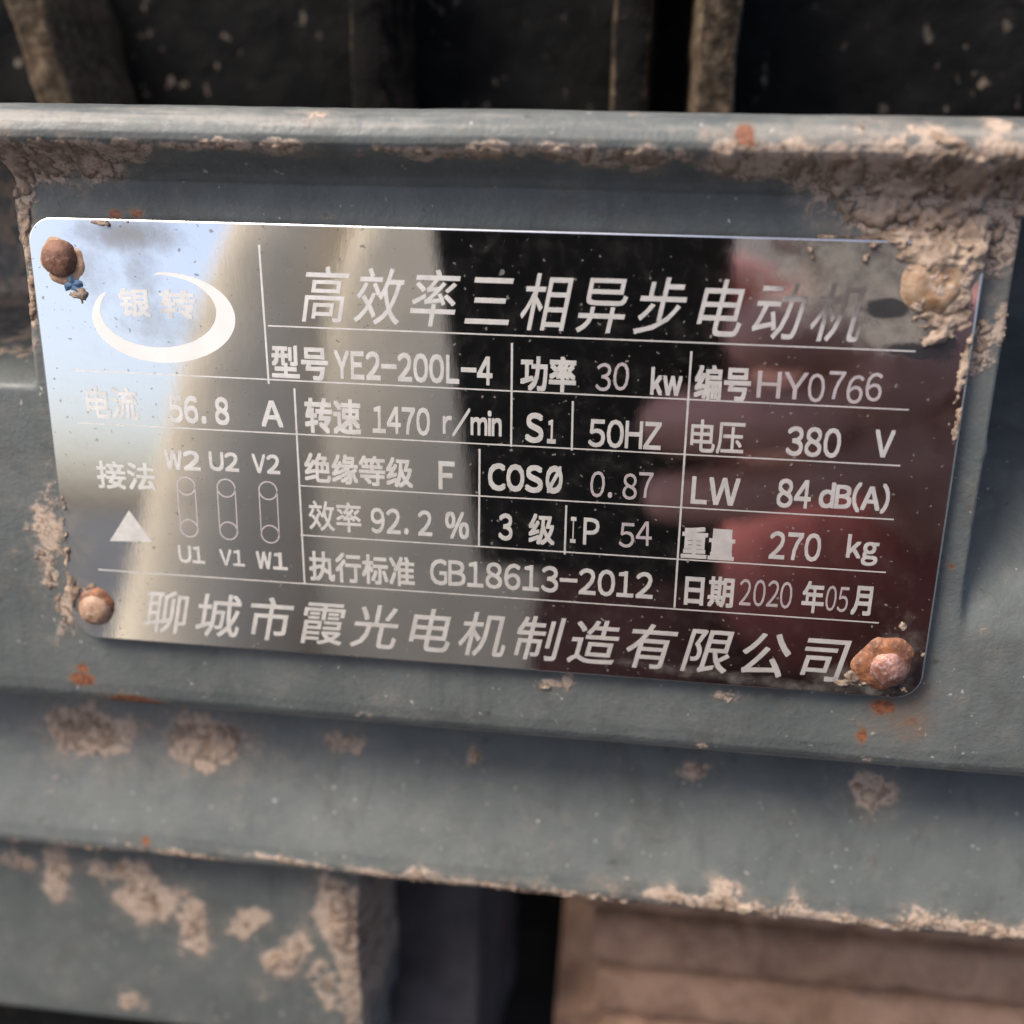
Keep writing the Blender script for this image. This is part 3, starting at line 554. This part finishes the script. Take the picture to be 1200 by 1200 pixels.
SKIN = mat_simple('skin', (.45, .23, .2), .55, 0, .4, .14, 70, .001)
JACKET = mat_simple('beige_work_jacket', (.7, .6, .45), .9, 0, .2, .08, 25, .004)
MAROON = mat_simple('maroon_cuff', (.3, .09, .085), .9, 0, .2, .2, 60, .003)
TROUSER = mat_simple('dark_trousers', (.05, .026, .025), .9, 0, .2, .2, 30)
person = empty('person', 'crouching person in a beige jacket with maroon sleeve, phone in hand, mirrored in the nameplate', 'person', Matrix.Translation((.0, -.54, -.9)))
pm = person.matrix_world.inverted()
def cw(x, y, z): return pm @ (CAMM @ Vector((x * .001, y * .001, z * .001)))
def skin_mesh(name, nodes, mat, parent, sub=2):
    """nodes: key -> (position, radius x, radius y, parent key)"""
    keys = list(nodes); idx = {k: i for i, k in enumerate(keys)}
    me = bpy.data.meshes.new(name)
    me.from_pydata([tuple(nodes[k][0]) for k in keys], [(idx[nodes[k][3]], idx[k]) for k in keys if nodes[k][3]], [])
    o = link(name, me, mat, parent)
    sk = o.modifiers.new('skin', 'SKIN'); sk.use_smooth_shade = True
    for k in keys:
        d = me.skin_vertices[0].data[idx[k]]; d.radius = (nodes[k][1], nodes[k][2]); d.use_root = nodes[k][3] is None
    ss = o.modifiers.new('sub', 'SUBSURF'); ss.levels = sub; ss.render_levels = sub
    return o
V3 = Vector
hand = {
 'wrist2': (cw(84, -118, 58), .028, .023, 'elbow2'), 'palm2': (cw(64, -84, 34), .034, .020, 'wrist2'), 'palm2b': (cw(52, -52, 16), .036, .017, 'palm2'),
 'i1': (cw(46, -24, 8), .0115, .0115, 'palm2b'), 'i2': (cw(34, -16, -6), .0105, .0105, 'i1'), 'i3': (cw(24, -18, -8), .0085, .0085, 'i2'),
 'm1': (cw(44, -46, -2), .0115, .0115, 'palm2b'), 'm2': (cw(26, -44, -10), .0105, .0105, 'm1'), 'm3': (cw(15, -48, -8), .0085, .0085, 'm2'),
 'r1': (cw(44, -68, -4), .011, .011, 'palm2b'), 'r2': (cw(20, -68, -12), .0105, .0105, 'r1'), 'r3': (cw(-6, -74, -8), .0085, .0085, 'r2'),
 'p1': (cw(46, -88, 0), .010, .010, 'palm2'), 'p2': (cw(22, -92, -10), .0095, .0095, 'p1'), 'p3': (cw(-6, -98, -8), .008, .008, 'p2'),
 't1': (cw(46, -72, 34), .013, .013, 'palm2'), 't2': (cw(22, -52, 26), .0115, .0115, 't1'), 't3': (cw(4, -42, 20), .0095, .0095, 't2')}
E2 = cw(48, -300, 205)
body = {
 'pelvis': (V3((0, -.16, .60)), .17, .12, None), 'waist': (V3((0, -.08, .77)), .155, .11, 'pelvis'), 'chest': (V3((0, .01, .98)), .175, .12, 'waist'), 'neckbase': (V3((0, .01, 1.15)), .085, .075, 'chest'),
 'neck': (V3((0, .03, 1.22)), .058, .058, 'neckbase'), 'head': (V3((0, .06, 1.31)), .078, .09, 'neck'), 'crown': (V3((0, .055, 1.40)), .07, .085, 'head'),
 'sh1': (V3((-.175, 0, 1.11)), .062, .062, 'neckbase'), 'elbow1': (V3((-.225, .03, .81)), .045, .045, 'sh1'), 'wrist1': (V3((-.25, .14, .60)), .03, .026, 'elbow1'), 'hand1': (V3((-.24, .18, .53)), .035, .02, 'wrist1'),
 'f1': (V3((-.245, .2, .46)), .012, .012, 'hand1'), 'f2': (V3((-.225, .2, .46)), .012, .012, 'hand1'), 'th1': (V3((-.205, .19, .5)), .012, .012, 'hand1'),
 'sh2': (V3((.175, 0, 1.11)), .062, .062, 'neckbase'), 'elbow2': (E2, .045, .045, 'sh2'),
 'hip1': (V3((-.10, -.16, .57)), .09, .09, 'pelvis'), 'knee1': (V3((-.19, .2, .50)), .06, .06, 'hip1'), 'ankle1': (V3((-.16, -.04, .09)), .04, .04, 'knee1'), 'toe1': (V3((-.18, .12, .04)), .04, .035, 'ankle1'),
 'hip2': (V3((.11, -.16, .57)), .09, .09, 'pelvis'), 'knee2': (V3((.09, .20, .69)), .06, .06, 'hip2'), 'ankle2': (V3((.13, .14, .26)), .04, .04, 'knee2'), 'toe2': (V3((.13, .27, .20)), .04, .035, 'ankle2')}
body.update(hand)
skin_mesh('body', body, SKIN, person, 1)
w2 = hand['wrist2'][0]
jk = {
 'hem': (V3((0, -.12, .58)), .225, .16, None), 'waist': (V3((0, -.06, .76)), .245, .15, 'hem'), 'chest': (V3((0, .01, .98)), .225, .15, 'waist'), 'collar': (V3((0, .01, 1.16)), .095, .09, 'chest'),
 's1': (V3((-.175, 0, 1.11)), .085, .085, 'collar'), 'e1': (V3((-.226, .03, .81)), .07, .07, 's1'), 'c1': (V3((-.246, .12, .64)), .055, .055, 'e1'),
 's2': (V3((.175, 0, 1.11)), .085, .085, 'collar'), 'e2': (V3((.175, 0, 1.11)).lerp(E2, .8), .068, .068, 's2')}
skin_mesh('jacket', jk, JACKET, person)
skin_mesh('shirt', {'a': (V3((.07, .0, .58)), .14, .14, None), 'b': (V3((.07, .02, .84)), .135, .135, 'a'), 'c': (V3((.04, .0, .95)), .155, .155, 'b'), 'd': (V3((.10, .02, 1.07)), .09, .09, 'c')},
          mat_simple('dark_maroon_shirt', (.075, .032, .03), .95, 0, .15, .25, 40, .003), person)
skin_mesh('sleeve', {'o': (V3((.175, 0, 1.11)).lerp(E2, .72), .074, .074, None), 'a': (E2, .072, .072, 'o'), 'b': (E2.lerp(w2, .5), .07, .066, 'a'), 'c': (E2.lerp(w2, .98), .05, .046, 'b')}, MAROON, person)
skin_mesh('trousers', {'p': (V3((0, -.16, .58)), .17, .13, None), 'h1': (V3((-.10, -.14, .56)), .1, .1, 'p'), 'k1': (V3((-.19, .2, .5)), .08, .08, 'h1'), 'a1': (V3((-.16, -.04, .14)), .07, .07, 'k1'),
                       'h2': (V3((.11, -.1, .58)), .1, .1, 'p'), 'k2': (V3((.10, .21, .70)), .1, .1, 'h2'), 'a2': (V3((.13, .14, .30)), .07, .07, 'k2')}, TROUSER, person)
HAIR = mat_simple('black_hair', (.012, .01, .009), .6)
skin_mesh('hair', {'a': (V3((0, .025, 1.34)), .082, .085, None), 'b': (V3((0, .04, 1.425)), .078, .092, 'a')}, HAIR, person)
EYE = mat_simple('eye', (.02, .015, .012), .2)
for s in (-1, 1):
    rbox('eye', s * .03 - .012, s * .03 + .012, .138, .152, 1.312, 1.322, .004, EYE, person)
    rbox('ear', s * .083 - .01, s * .083 + .01, .04, .07, 1.28, 1.35, .008, SKIN, person)
rbox('nose', -.014, .014, .13, .172, 1.272, 1.312, .010, SKIN, person)
rbox('mouth', -.024, .024, .128, .149, 1.240, 1.250, .004, MAROON, person)
